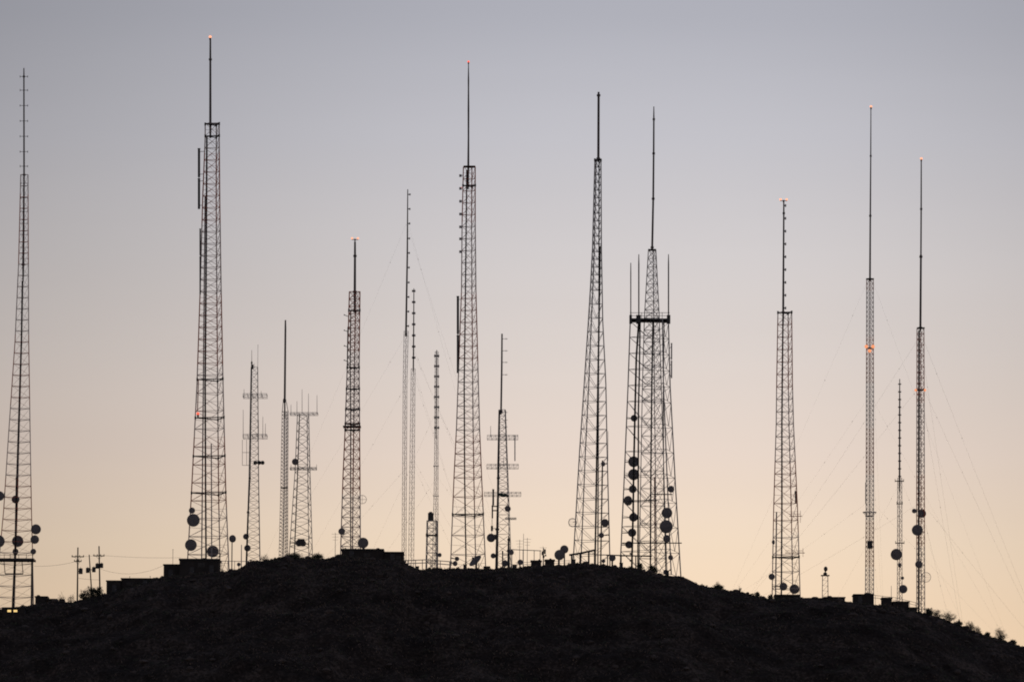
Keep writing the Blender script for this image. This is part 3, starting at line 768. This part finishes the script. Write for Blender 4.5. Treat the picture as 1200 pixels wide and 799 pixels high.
m = MB(); m.tube(P(1014.2,565,T.Y), P(1014.2,590,T.Y), .06,.06,5); m.tube(P(1014.2,585,T.Y), P(1016,585,T.Y), .05,.05,5); m.build('whip_antenna', M['steel'], T.root)
T.guy([332,470,590], [(852,20),(1185,10),(1040,150)])

# 16 thin
T = Tower('short slim mast between the two tall right-hand guyed masts, big dish low down', 34, 90,
          [(560,1051.8,1056.8),(700,1051.3,1057.2)], name='guyed_mast', lm='steel')
T.build([(560,700,5.5)], rl=.07, rh=.045, rd=.045, style='Z')
mast(T.root, [(444,1054.3,1.0),(470,1054.3,1.7),(520,1054.2,1.9),(562,1054.2,2.1),(576,1054.2,1.4)], T.Y, flange=False)
for y in range(450, 560, 9): bay(T.root, 1054.3, y, T.Y, 1.3, 0, .1, .15)
for y, x0, x1 in ((563.5,1049,1059),(590,1051,1057.5),(636,1049.5,1059.5)):
    m = MB(); m.tube(P(x0,y,T.Y-1), P(x1,y,T.Y-1), .12,.12,6)
    for xx in (x0,x1): m.tube(P(xx,y+1,T.Y-1), P(xx,y-2.5,T.Y-1), .07,.07,5)
    m.build('side_arm', M['dark'], T.root)
T.dishes([(1050,649.5,6.6,10),(1054,662,2.9,60),(1057.5,677,1.9,0),(1058.3,690,4.9,0)])
T.guy([566], [(960,60),(1140,30)])

# 17 rightmost
T = Tower('rightmost guyed mast on the slope, long wires fanning out to the right', 10, 82,
          [(385,1074.4,1082.6),(600,1074,1083.2),(720,1074.2,1083.5)], name='guyed_mast', lm='paint')
T.build([(385,720,6.5)], rl=.11, rh=.055, rd=.06, style='Z')
mast(T.root, [(188,1079.6,1.4),(245,1079.5,1.8),(300,1079.2,1.9),(301,1079.2,2.4),(384,1078.6,2.7),(388,1078.6,2)], T.Y)
platform(T.root, 384.5, T.Y, 1074.5, 1083.5, 1.2, rail=False)
beacon(T.root, 1079.6, 186, T.Y, 1.5)
o = None
m = MB(); q = T.legs(457)
for i in range(3): m.tube(q[i], q[(i+1)%3], .14, .14, 6)
o = m.build('beacon_ring', M['dark'], T.root)
for xx in (1073, 1084):
    l = MB(); l.ball(P(xx,457,T.Y-.8), .30, 10, 7, (1,1,1)); l.build('lamp', M['amber'], o, smooth=True)
    l = MB(); l.tube(P(xx,457,T.Y-.8), T.leg_near(xx,457), .05,.05,5); l.build('lamp_arm', M['dark'], o)
T.cable([(388,1077),(600,1076.6),(716,1076.6)], 2.2, dy=-.2)
T.dishes([(1071.3,598.5,2.7,0),(1080,601.5,4.9,10),(1074.6,621,6.4,10),(1076.7,661,4.3,0)])
m = MB(); c = P(1085,676,T.Y-1); m.lathe(c, (0,-1,0), [(-.05,1.1),(-.05,1.2),(.05,1.2),(.05,1.1),(-.05,1.1)], 24)
for k in range(5): m.tube(c+Vector((-1.,0,-.8+k*.4)), c+Vector((1.,0,-.8+k*.4)), .03,.03,4)
m.tube(c, T.leg_near(1083,676), .06,.06,5); m.build('grid_antenna', M['steel'], T.root)
T.guy([400,457,592], [(868,30),(1232,5),(1150,160)], rad=.014)

# ------------------------------------------------------------------ small standing equipment
def pole_dish(px, py, r, base_py, Y, label, yaw=0, w=1.6, cat='dish'):
    t_ = thing('pole_mounted_dish', label, cat, gpt(px, Y), 'single dishes standing on the ridge')
    g = gpt(px, Y, .3); m = MB(); top = P(px, py-r*.3, Y); m.tube(top, Vector((top.x, top.y, g.z)), w*S(Y)/2, w*S(Y)/2, 8); m.build('pole', M['dark'], t_)
    c = P(px, py, Y-1.2)
    dish(t_, px, py, r, Y-1.0, P(px, py, Y), yaw)
    return t_
pole_dish(272, 631, 4.3, 667, 20, 'oval dish on a thin pole just right of the tallest left tower', 35, 1.2)
pole_dish(655, 650, 6.0, 662, 6, 'larger lower dish of the touching two, on the ridge left of the tapering tower', 25, 2.2)
pole_dish(661.5, 643.5, 4.8, 662, 10, 'smaller upper dish of the touching two, on the ridge left of the tapering tower', -10, 1.6)
pole_dish(609.5, 658.5, 3.2, 666, 4, 'small low dish beside the thick black post, left of the small sheds', 10, 1.0)
pole_dish(717.5, 653.5, 3.9, 664, 5, 'squat dish with a boxy head between the tapering tower and the platformed tower', 0, 2.0)
# satellite dish tilted up
t_ = thing('satellite_dish', 'wide satellite dish tilted up to the sky at the foot of the central tower', 'dish', gpt(557, 4), 'single dishes standing on the ridge')
c = P(558.5, 658.5, 4); parabola(t_, c, Vector((-.62, -.42, .66)), 1.75)
m = MB(); g = gpt(557.5, 4, .3); m.tube(c, g, .2, .25, 8); m.tube(c+Vector((.5,.2,-.3)), g+Vector((.8,0,0)), .1,.1,6); m.build('mount', M['dark'], t_)
# instrument pedestal
t_ = thing('camera_pedestal', 'small lattice pedestal with a platform and a rounded instrument, between lone tower and guyed masts', 'pedestal', gpt(967, 10), 'short towers and pedestals on the ridge')
g = gpt(967, 10, .3)
for a in range(4):
    m = MB(); ox, oy = (-.62 if a % 2 else .62), (-.5 if a//2 else .5); q = P(967,674,10); m.tube(q+Vector((ox,oy,0)), Vector((q.x+ox*1.15, 10+oy*1.15, g.z)), .06,.06,6); m.build('leg', M['steel'], t_)
m = MB(); q = P(967,674,10); hh = q.z-g.z; nb_ = 6
for k in range(nb_):
    z0 = g.z+hh*k/nb_; z1 = g.z+hh*(k+1)/nb_
    for oy in (-.5,):
        m.tube(Vector((q.x-.62,10+oy,z0)), Vector((q.x+.62,10+oy,z1)), .04,.04,4); m.tube(Vector((q.x-.62,10+oy,z1)), Vector((q.x+.62,10+oy,z1)), .04,.04,4)
m.build('bracing', M['steel'], t_)
m = MB(); q = P(967,674,10); m.box(q.x-1.0,q.x+1.0,9.1,10.9,q.z-.1,q.z+.1); m.build('platform', M['dark'], t_)
m = MB(); m.ball(P(967,672,10), .5, 10, 6, (1,1,.7)); m.tube(P(967,672,10), P(967.3,667,10), .16,.16,8); m.ball(P(967.6,666.3,10), .55, 12, 8, (.85,.8,1.1)); m.build('instrument', M['dark'], t_)

# power poles
def pole(px0, py0, px1, Y, label, arm=None, cans=(), w=1.7, ins=True):
    t_ = thing('utility_pole', label, 'utility pole', gpt(px1, Y), 'wooden utility poles')
    top = P(px0, py0, Y); b_ = P(px1, 712, Y); g = G(b_.x, Y)
    m = MB(); m.tube(top, Vector((b_.x, Y, g-.3)), w*.2*.42, w*.2*.6, 10); m.build('post', M['wood'], t_)
    if arm:
        for (x0, x1, y) in arm:
            m = MB(); a, e_ = P(x0,y,Y), P(x1,y,Y); m.box(a.x, e_.x, Y-.25, Y-.09, a.z-.11, a.z+.11); m.tube(a.lerp(e_,.2), P(px0,y+4,Y), .04,.04,4); m.tube(a.lerp(e_,.8), P(px0,y+4,Y), .04,.04,4)
            ca = m.build('crossarm', M['wood'], t_)
            for f in (.04,.35,.65,.96):
                n_ = MB(); p = a.lerp(e_, f)+Vector((0,-.17,.1)); n_.lathe(p, (0,0,1), [(0,0),(0,.06),(.08,.12),(.14,.07),(.2,.12),(.28,.06),(.3,0)], 8); n_.build('insulator', M['dark'], ca)
    for (x, y, r_) in cans:
        m = MB(); c = P(x,y,Y-.5); rr = r_*.2; m.tube(c-Vector((0,0,rr*1.1)), c+Vector((0,0,rr*1.1)), rr*.85, rr*.85, 12); m.tube(c+Vector((0,0,rr*1.1)), c+Vector((0,0,rr*1.25)), rr*.95, rr*.5, 12)
        m.tube(c+Vector((0,0,rr*1.2)), c+Vector((0,0,rr*1.7)), .07,.05,6); m.tube(c, P(px0+(px1-px0)*(y-py0)/60, y, Y), .09,.09,6); m.build('transformer', M['dark'], t_)
    return t_
pole(91.3,641,90.5,8,'left utility pole with a crossarm and one transformer, right of the scrubby bushes',[(84,98.5,652),(87,95.5,657.5)],[(94.5,669,2.9)])
pole(104.5,649.5,108.3,10,'middle utility pole, leaning, without crossarm, two transformers',None,[(102.8,668,2.6),(110,667.2,2.6)],1.4)
pole(116,639.5,117.3,12,'right utility pole with a crossarm, nearest to the long flat building',[(109.5,122.5,651)],[(114,663,2.6),(119,662.5,2.4)])
def wire(name, label, a, b_, sag=1.0, rad=.03, lead=None):
    m = MB(); n = 16; a = Vector(a); b_ = Vector(b_)
    pts = []
    for k in range(n+1):
        t_ = k/n; p = a.lerp(b_, t_); p.z -= sag*4*t_*(1-t_); pts.append(p)
    for k in range(n): m.tube(pts[k], pts[k+1], rad, rad, 4, False)
    o = m.build(name, M['cable'], None, org=a.copy()); tag(o, label, 'cable'); return o
wire('power_cable', 'thin cable strung from the far left tower to the left utility pole', P(40,663,19), P(91,657,8), .4)
wire('power_cable', 'high cable running from the left utility pole to the right one', P(98,651.5,8), P(110,650.5,12), .1)
wire('power_cable', 'low cable between the left utility pole and the right one', P(91,677,8), P(117,679,12), .1)
wire('power_cable', 'upper cable from the right utility pole to the tallest building roof', P(122,650.5,12), P(212,653,12), .25)
wire('power_cable', 'lower sagging cable from the right utility pole to the stepped building', P(117,666,12), P(192,662,10), 1.6)

# ------------------------------------------------------------------ buildings
def building(name, label, x0, x1, ytop, Y, depth, parapet=0.25, door=None, units=(), wins=(), lit=(), overhang=0.15, bodymat='wall', group='flat-roofed equipment buildings', cat='building', vents=()):
    a, b_ = P(x0,ytop,Y), P(x1,ytop,Y); zt = a.z; zb = min(G(x,y) for x in (a.x, b_.x, (a.x+b_.x)/2) for y in (Y, Y+depth))-.4
    t_ = thing(name, label, cat, Vector(((a.x+b_.x)/2, Y+depth/2, zb)), group)
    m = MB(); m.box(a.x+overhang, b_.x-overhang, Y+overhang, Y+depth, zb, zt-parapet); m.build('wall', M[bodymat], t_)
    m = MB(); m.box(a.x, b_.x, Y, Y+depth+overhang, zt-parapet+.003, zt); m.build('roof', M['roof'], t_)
    for dx_ in (door or ()):
        q = P(dx_,ytop,Y); zz = G(q.x, Y); m = MB(); m.box(q.x-.5,q.x+.5,Y+overhang-.05,Y+overhang-.003,zz-.2,min(zz+2.0, zt-.5)); d_ = m.build('door', M['door'], t_)
        m = MB(); m.ball(Vector((q.x+.38,Y+overhang-.09,min(zz+1.0, zt-1.0))), .06, 6, 4); m.build('handle', M['steel'], d_)
    for (wx, w_, h_) in wins:
        q = P(wx,ytop,Y); m = MB(); m.box(q.x-w_/2,q.x+w_/2,Y+overhang-.04,Y+overhang-.003,zt-parapet-.7-h_,zt-parapet-.7)
        for k in range(5): m.box(q.x-w_/2,q.x+w_/2,Y+overhang-.1,Y+overhang-.045,zt-parapet-.7-h_*(k+.7)/5,zt-parapet-.7-h_*(k+.3)/5)
        m.build('vent_grille', M['dark'], t_)
    for (wx, wy, w_, h_) in lit:
        q = P(wx,wy,Y); m = MB()
        m.box(q.x-w_/2-.08,q.x+w_/2+.08,Y+overhang-.03,Y+overhang-.003,q.z-h_/2-.08,q.z+h_/2+.08); f_ = m.build('window', M['dark'], t_)
        m = MB(); m.box(q.x-w_/2,q.x+w_/2,Y+overhang-.06,Y+overhang-.033,q.z-h_/2,q.z+h_/2); m.build('pane', M['window'], f_)
    for (ux, uw, uh) in units:
        q = P(ux,ytop,Y+depth*.4); m = MB(); m.box(q.x-uw/2,q.x+uw/2,Y+depth*.3,Y+depth*.3+uw,zt,zt+uh); m.tube(Vector((q.x,Y+depth*.3+uw/2,zt+uh)), Vector((q.x,Y+depth*.3+uw/2,zt+uh+.12)), uw*.35,uw*.35,12); m.build('roof_unit', M['dark'], t_)
    for (ux, uh) in vents:
        q = P(ux,ytop,Y+depth*.4); m = MB(); m.tube(Vector((q.x,Y+depth*.4,zt)), Vector((q.x,Y+depth*.4,zt+uh)), .05,.05,6); m.tube(Vector((q.x,Y+depth*.4,zt+uh)), Vector((q.x,Y+depth*.4,zt+uh+.15)), .1,.1,6); m.build('vent_pipe', M['dark'], t_)
    return t_
building('equipment_hut','low hut with two glowing yellow windows at the foot of the far left tower',2,30,711.0,-13,5,lit=((10.8,715.4,.85,.5),(18,715.4,.85,.5)))
building('equipment_hut','low hut with a raised flat roof, just right of the far left tower',40.5,56,698,4,5,units=((45,.8,.25),))
building('equipment_hut','smallest low hut, between the raised-roof hut and the scrubby bushes',55.5,67,701,3,5)
building('equipment_building','long flat building running uphill, nearest to the utility poles',124,142,679.5,2,9,door=(134,))
building('equipment_building','long low middle block against the left side of the stepped building',141.3,192,676.8,3,10,door=(170,),wins=((152,1.5,.8),),units=((181,.9,.2),),vents=((152,.5),(176,.6)))
building('equipment_building','narrow lower block at the left of the tallest-tower building, thin pole on its roof',191,211,660.5,3.5,9,door=(200,),vents=((202.5,3.6),))
t_ = building('equipment_building','blocky building with a flat roof in front of the tallest left tower',209.5,257.5,654,2,9,parapet=.4,door=(225,248),wins=((236,1.6,.9),),units=((239,.9,.25),),vents=((220,.5),))
t_ = building('equipment_building','long flat-roofed building under the stout dark-banded tower',399.5,450,642.5,2,10,parapet=.35,door=(412,),wins=((430,1.6,.9),),units=((443,.9,.3),),vents=((405,.4),))
building('equipment_building','lower flat-roofed block at the right end of the long ridge building',449,473.5,646,2.8,9,parapet=.3,door=(460,),wins=((467,1.2,.8),),vents=((441,.6),))
# dish standing on the roof
q = P(426, 642.5, 7)
t_ = thing('roof_dish','round dish standing on the flat roof beside the stout dark-banded tower','dish',Vector((q.x,7,P(426,642.5,2).z)),'single dishes standing on the ridge')
m = MB(); m.tube(Vector((q.x,7,P(426,642.5,2).z)), P(426,636,7), .3,.25,8); m.box(q.x-.7,q.x+.7,6.3,7.7,P(426,642.5,2).z+.003,P(426,642.5,2).z+.2); m.build('mount', M['dark'], t_)
dish(t_, 425.5, 636, 6.2, 6.2, P(426,636,7), 0)
building('equipment_shed','left small dark shed of the two on the crest right of the cluttered tower',621.5,635,656,2,4,wins=((628,.8,.5),),units=((632,.5,.2),))
building('equipment_shed','right small dark shed of the two on the crest, next to the touching dishes',638,650.5,655,2.5,4,units=((645,.6,.2),))
building('equipment_hut','low dark box among the pipework just left of the cluttered tower',566.5,574.5,663,2,3)
building('equipment_hut','flat hut under the two dishes of the lone evenly tapering tower',907.5,938,696,4,6,wins=((915,1,.5),))
building('equipment_hut','long low hut beneath the instrument pedestal',942,965.5,700,4,7,units=((955,1.5,.3),))
building('equipment_hut','low hut right of the instrument pedestal, same height as its neighbour',964.7,991,698.8,5,6,units=((972,1.1,.25),))
building('equipment_hut','wider hut at the foot of the tallest right-hand guyed mast',1000,1024.5,695.5,3,7,door=(1008,),units=((1017,1.6,.35),))
building('equipment_hut','small box hut between the tallest right-hand guyed mast and the slim short mast',1033,1046,699.5,3,5)
building('equipment_hut','sloping-ground hut left of the rightmost guyed mast',1046,1066,704,3,6)
building('equipment_hut','rightmost hut, touching the foot of the rightmost guyed mast',1065,1075.5,711,2.5,6)

# ------------------------------------------------------------------ pipe racks / fences
def rack(name, label, cat, pts, Y, posts, rad=.09, rails=1, gap=3, mesh=False, matl='steel'):
    t_ = thing(name, label, cat, gpt(pts[0][0], Y))
    m = MB()
    for r_ in range(rails):
        q = [P(x, y+r_*gap, Y) for x, y in pts]
        for a, b_ in zip(q[:-1], q[1:]): m.tube(a, b_, rad, rad, 6)
    m.build('rail', M[matl], t_)
    for x in posts:
        y = np.interp(x, [p[0] for p in pts], [p[1] for p in pts]); a = P(x, y-0.5, Y); g = G(a.x, Y)
        m = MB(); m.tube(a, Vector((a.x, Y, g-.3)), rad*.9, rad*.9, 6); m.build('post', M[matl], t_)
    return t_
rack('cable_bridge','slanted dark cable bridge at the foot of the smoothly tapering tower','cable bridge',[(667,650),(680,648),(698,644)],14,(670,680,690,697),.24,1,matl='dark')
rack('cable_bridge','level cable bridge running into the left foot of the platformed tower','cable bridge',[(710,650),(727,650.5),(764,651.5)],10,(712,728,745,762),.15,1,matl='dark')
rack('cable_bridge','thin pipe bridge right of the cluttered tower, over the small low dish','cable bridge',[(598,643.5),(634,645)],9,(600,613,626,633),.09,1)
rack('pipe_rack','double pipe rack between the flat-roofed building and the stubby square tower','pipe rack',[(474,656.5),(500,655.5),(530,658)],9,(478,487,495,505,516,527),.1,2,3.6)
rack('pipe_fence','low railing behind the oval dish, between tall left tower and faint whip tower','fence',[(258,657),(292,657.5)],18,(260,267,275,283,291),.07,1)
rack('pipe_fence','low wire railing on the slope left of the rightmost guyed mast','fence',[(1024,697),(1050,700),(1074,706)],12,(1026,1034,1042,1050,1058,1066,1073),.05,2,3)
# slender aerials on the crest
def aerial(px, y0, Y, label, tee=True, r_=.05):
    t_ = thing('aerial_mast', label, 'aerial', gpt(px, Y), 'slender aerials on the crest')
    a = P(px, y0, Y); g = G(a.x, Y); m = MB(); m.tube(a, Vector((a.x, Y, g-.3)), r_, r_*1.5, 6); m.build('pole', M['steel'], t_)
    if tee:
        m = MB()
        for k in range(3): z = a.z-.3-k*.7; w_ = .9-.15*k; m.tube(Vector((a.x-w_,Y,z)), Vector((a.x+w_,Y,z)), .03,.03,5)
        m.build('aerial_element', M['steel'], t_)
    return t_
aerial(609, 632, 12, 'left slender aerial of the row over the pipe bridge right of the cluttered tower')
aerial(613.5, 625, 14, 'tallest slender aerial of the row over the pipe bridge right of the cluttered tower', False)
aerial(618, 630, 11, 'right slender aerial of the row over the pipe bridge right of the cluttered tower')
aerial(283, 638, 8, 'bare thin rod standing left of the faint whip tower foot', False, .09)
aerial(393, 624, 20, 'thin aerial standing just left of the long flat-roofed building')
aerial(1044.5, 686, 9, 'short thin aerial between the tallest right-hand guyed mast and the slim one', False)
aerial(636.5, 640, 6, 'stubby aerial with crossed elements above the gap between the two small sheds')

# ------------------------------------------------------------------ bushes
def bush(px, Y, w, h, label, dens=1.0, spiky=False, leaf=1.0):
    """w, h in photo pixels"""
    s = S(Y); g = gpt(px, Y, .25); dens *= .6; t_ = thing('bush', label, 'bush', g, 'desert bushes along the skyline')
    W = w*s/2; H = h*s*1.05; br = MB(); fo = MB(); n = int((14+w*2.2)*(.7 if spiky else 1))
    seed = random.uniform(0, 50)
    for k in range(n):
        th = random.uniform(0, 2*math.pi); el = math.asin(random.uniform(0.02, 1)); rr = random.uniform(.3, 1)**.5
        lump = .8+.55*noise.noise(Vector((math.cos(th)*1.6+seed, math.sin(th)*1.6, el*1.5)))
        tip = g+Vector((math.cos(th)*math.cos(el)*W*rr*lump, math.sin(th)*math.cos(el)*W*.8*rr*lump, .25+math.sin(el)*H*rr*lump*1.1))
        root = g+Vector((random.gauss(0,.12)*W, random.gauss(0,.12)*W, 0))
        mid = root.lerp(tip, .5)+Vector((random.gauss(0,.07)*W, random.gauss(0,.07)*W, H*.05))
        br.tube(root, mid, .035, .025, 4, False); br.tube(mid, tip, .025, .01, 4, False)
        for _ in range(3):
            b_ = tip+Vector((random.gauss(0,.16)*W, random.gauss(0,.16)*W, random.gauss(.04,.12)*H)); br.tube(mid.lerp(tip, random.uniform(.4,1)), b_, .016, .008, 4, False)
            for _ in range(int((9 if spiky else 20)*dens)):
                q = b_+Vector([random.gauss(0,.10+.055*W) for _ in range(3)])
                v = Vector([random.uniform(-1,1) for _ in range(3)]).normalized()*random.uniform(.05,.12)*leaf; w_ = v.orthogonal().normalized()*random.uniform(.03,.06)*leaf
                b0 = len(fo.v); fo.v += [q-v, q+w_, q+v, q-w_]; fo.f.append((b0,b0+1,b0+2,b0+3))
    br.build('branches', M['twig'], t_); fo.build('foliage', M['leaf'], t_)
    return t_
bush(73,0,13,10,'spiky sparse bush right of the smallest low hut',.5,True)
bush(84,0,12,9,'sparse bush touching the left utility pole on its left',.6,True)
bush(99,-1,11,9,'low dense bush between the left and middle utility poles',1.6)
bush(107,-1.5,14,13,'tallest dense bush of the utility pole thicket',2.0)
bush(116,-1.5,11,11,'dense bush at the foot of the right utility pole',2.4)
bush(310,0,16,7,'flat sparse bush on the crest between faint whip tower and grey column',.6,True)
bush(344,0,22,6,'wide low bush at the foot of the zigzag-braced tower',1.5)
bush(372,0,16,5,'low bush on the crest left of the long flat-roofed building',1.3)
bush(750,0,8,7,'pointed bush inside the foot of the platformed tower, left of its centre',1.6)
bush(764,0,11,9,'bushier clump at the middle of the platformed tower foot',2.0)
bush(842,0,14,6,'dark rounded bush alone on the descending crest',2.4)
bush(867,0,5,7,'tiny thin bush right of the dark rounded bush on the descending crest',.8,True)
bush(887,0,7,5,'small bush left of the lone evenly tapering tower',1.6)
bush(903,0,6,5,'narrow bush touching the left foot of the lone evenly tapering tower',1.5)
bush(1089,0,12,7,'first low clump touching the foot of the rightmost guyed mast',2.2)
bush(1099,0,15,8,'second spiky clump right of the rightmost guyed mast',2.2,True)
bush(1112,0,19,11,'largest spiky bush of the row right of the rightmost guyed mast',2.4,True)
bush(1123,0,9,5,'small low clump just right of the largest spiky bush',2.0)
bush(1137,0,16,9,'uneven bush midway down the right slope, left of the rightmost airy bush',1.9,True)
bush(1146,0,9,7,'small twiggy bush against the right side of the uneven slope bush',1.5,True)
bush(1157,0,8,4,'tiny low bush just left of the rightmost airy bush',1.8)
bush(1172,-.5,19,12,'rightmost airy bush, twiggy with sky showing through it',.75)
bush(1187,0,9,4,'low tuft just right of the rightmost airy bush',1.6)

# ------------------------------------------------------------------ clutter on the hilltop
pole_dish(591, 660, 3.8, 667, 8, 'small dish low between the cluttered tower foot and the thick black post', 30, 1.6)
pole_dish(707, 657, 2.3, 662, 6, 'smallest dish on a pole under the right leg of the smoothly tapering tower', 20, .9)
pole_dish(280, 661, 2.2, 667, 6, 'tiny low dish behind the railing left of the bare thin rod', -20, .8)
def cabinet(px, ytop, wpx, Y, label):
    t_ = thing('equipment_cabinet', label, 'cabinet', gpt(px, Y), 'equipment cabinets on the ridge')
    a, b_ = P(px-wpx/2, ytop, Y), P(px+wpx/2, ytop, Y); g = G((a.x+b_.x)/2, Y)-.3
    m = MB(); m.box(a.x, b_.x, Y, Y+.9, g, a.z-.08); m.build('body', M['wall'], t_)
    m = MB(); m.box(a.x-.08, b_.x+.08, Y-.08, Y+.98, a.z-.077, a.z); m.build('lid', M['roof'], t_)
    m = MB(); m.box(a.x+.1, b_.x-.1, Y-.04, Y-.003, g+.5, a.z-.2); m.build('door', M['door'], t_)
cabinet(545, 661, 4, 3, 'small cabinet at the left foot of the tilted satellite dish')
cabinet(603, 661, 5, 2, 'small cabinet directly right of the thick black post')
cabinet(672, 655, 5, 4, 'tallest small cabinet, under the slanted dark cable bridge')
cabinet(687, 657.5, 6, 3, 'wide low cabinet under the right end of the slanted cable bridge')
cabinet(728, 659, 4, 3, 'small cabinet at the left foot of the platformed tower')
cabinet(782, 668, 4, 2, 'small cabinet inside the right foot of the platformed tower')
cabinet(489, 663, 4, 3, 'small cabinet under the double pipe rack, left of the stubby square tower')
t_ = thing('antenna_cluster_post', 'post with a lumpy cluster of small boxes above the gap between the two sheds', 'post', gpt(637, 4), 'short towers and pedestals on the ridge')
mast(t_, [(642,637,1.0),(664,636.6,1.4)], 4, M['dark'], 'post', flange=False)
for x, y, w_, h_ in ((635.6,648,.35,.9),(638.6,646,.4,1.1),(637,652,.5,.5),(639.5,650.5,.3,.4)):
    m = MB(); c = P(x, y, 3.6); m.box(c.x-w_/2, c.x+w_/2, 3.4, 3.8, c.z-h_/2, c.z+h_/2); m.tube(Vector((c.x,3.8,c.z)), P(637,y,4), .05,.05,5); m.build('antenna_box', M['dark'], t_)
rack('pipe_fence','low crest railing between the touching dishes and the two small sheds','fence',[(604,659),(668,656.5)],9,(606,618,630,642,654,667),.05,2,2.5)
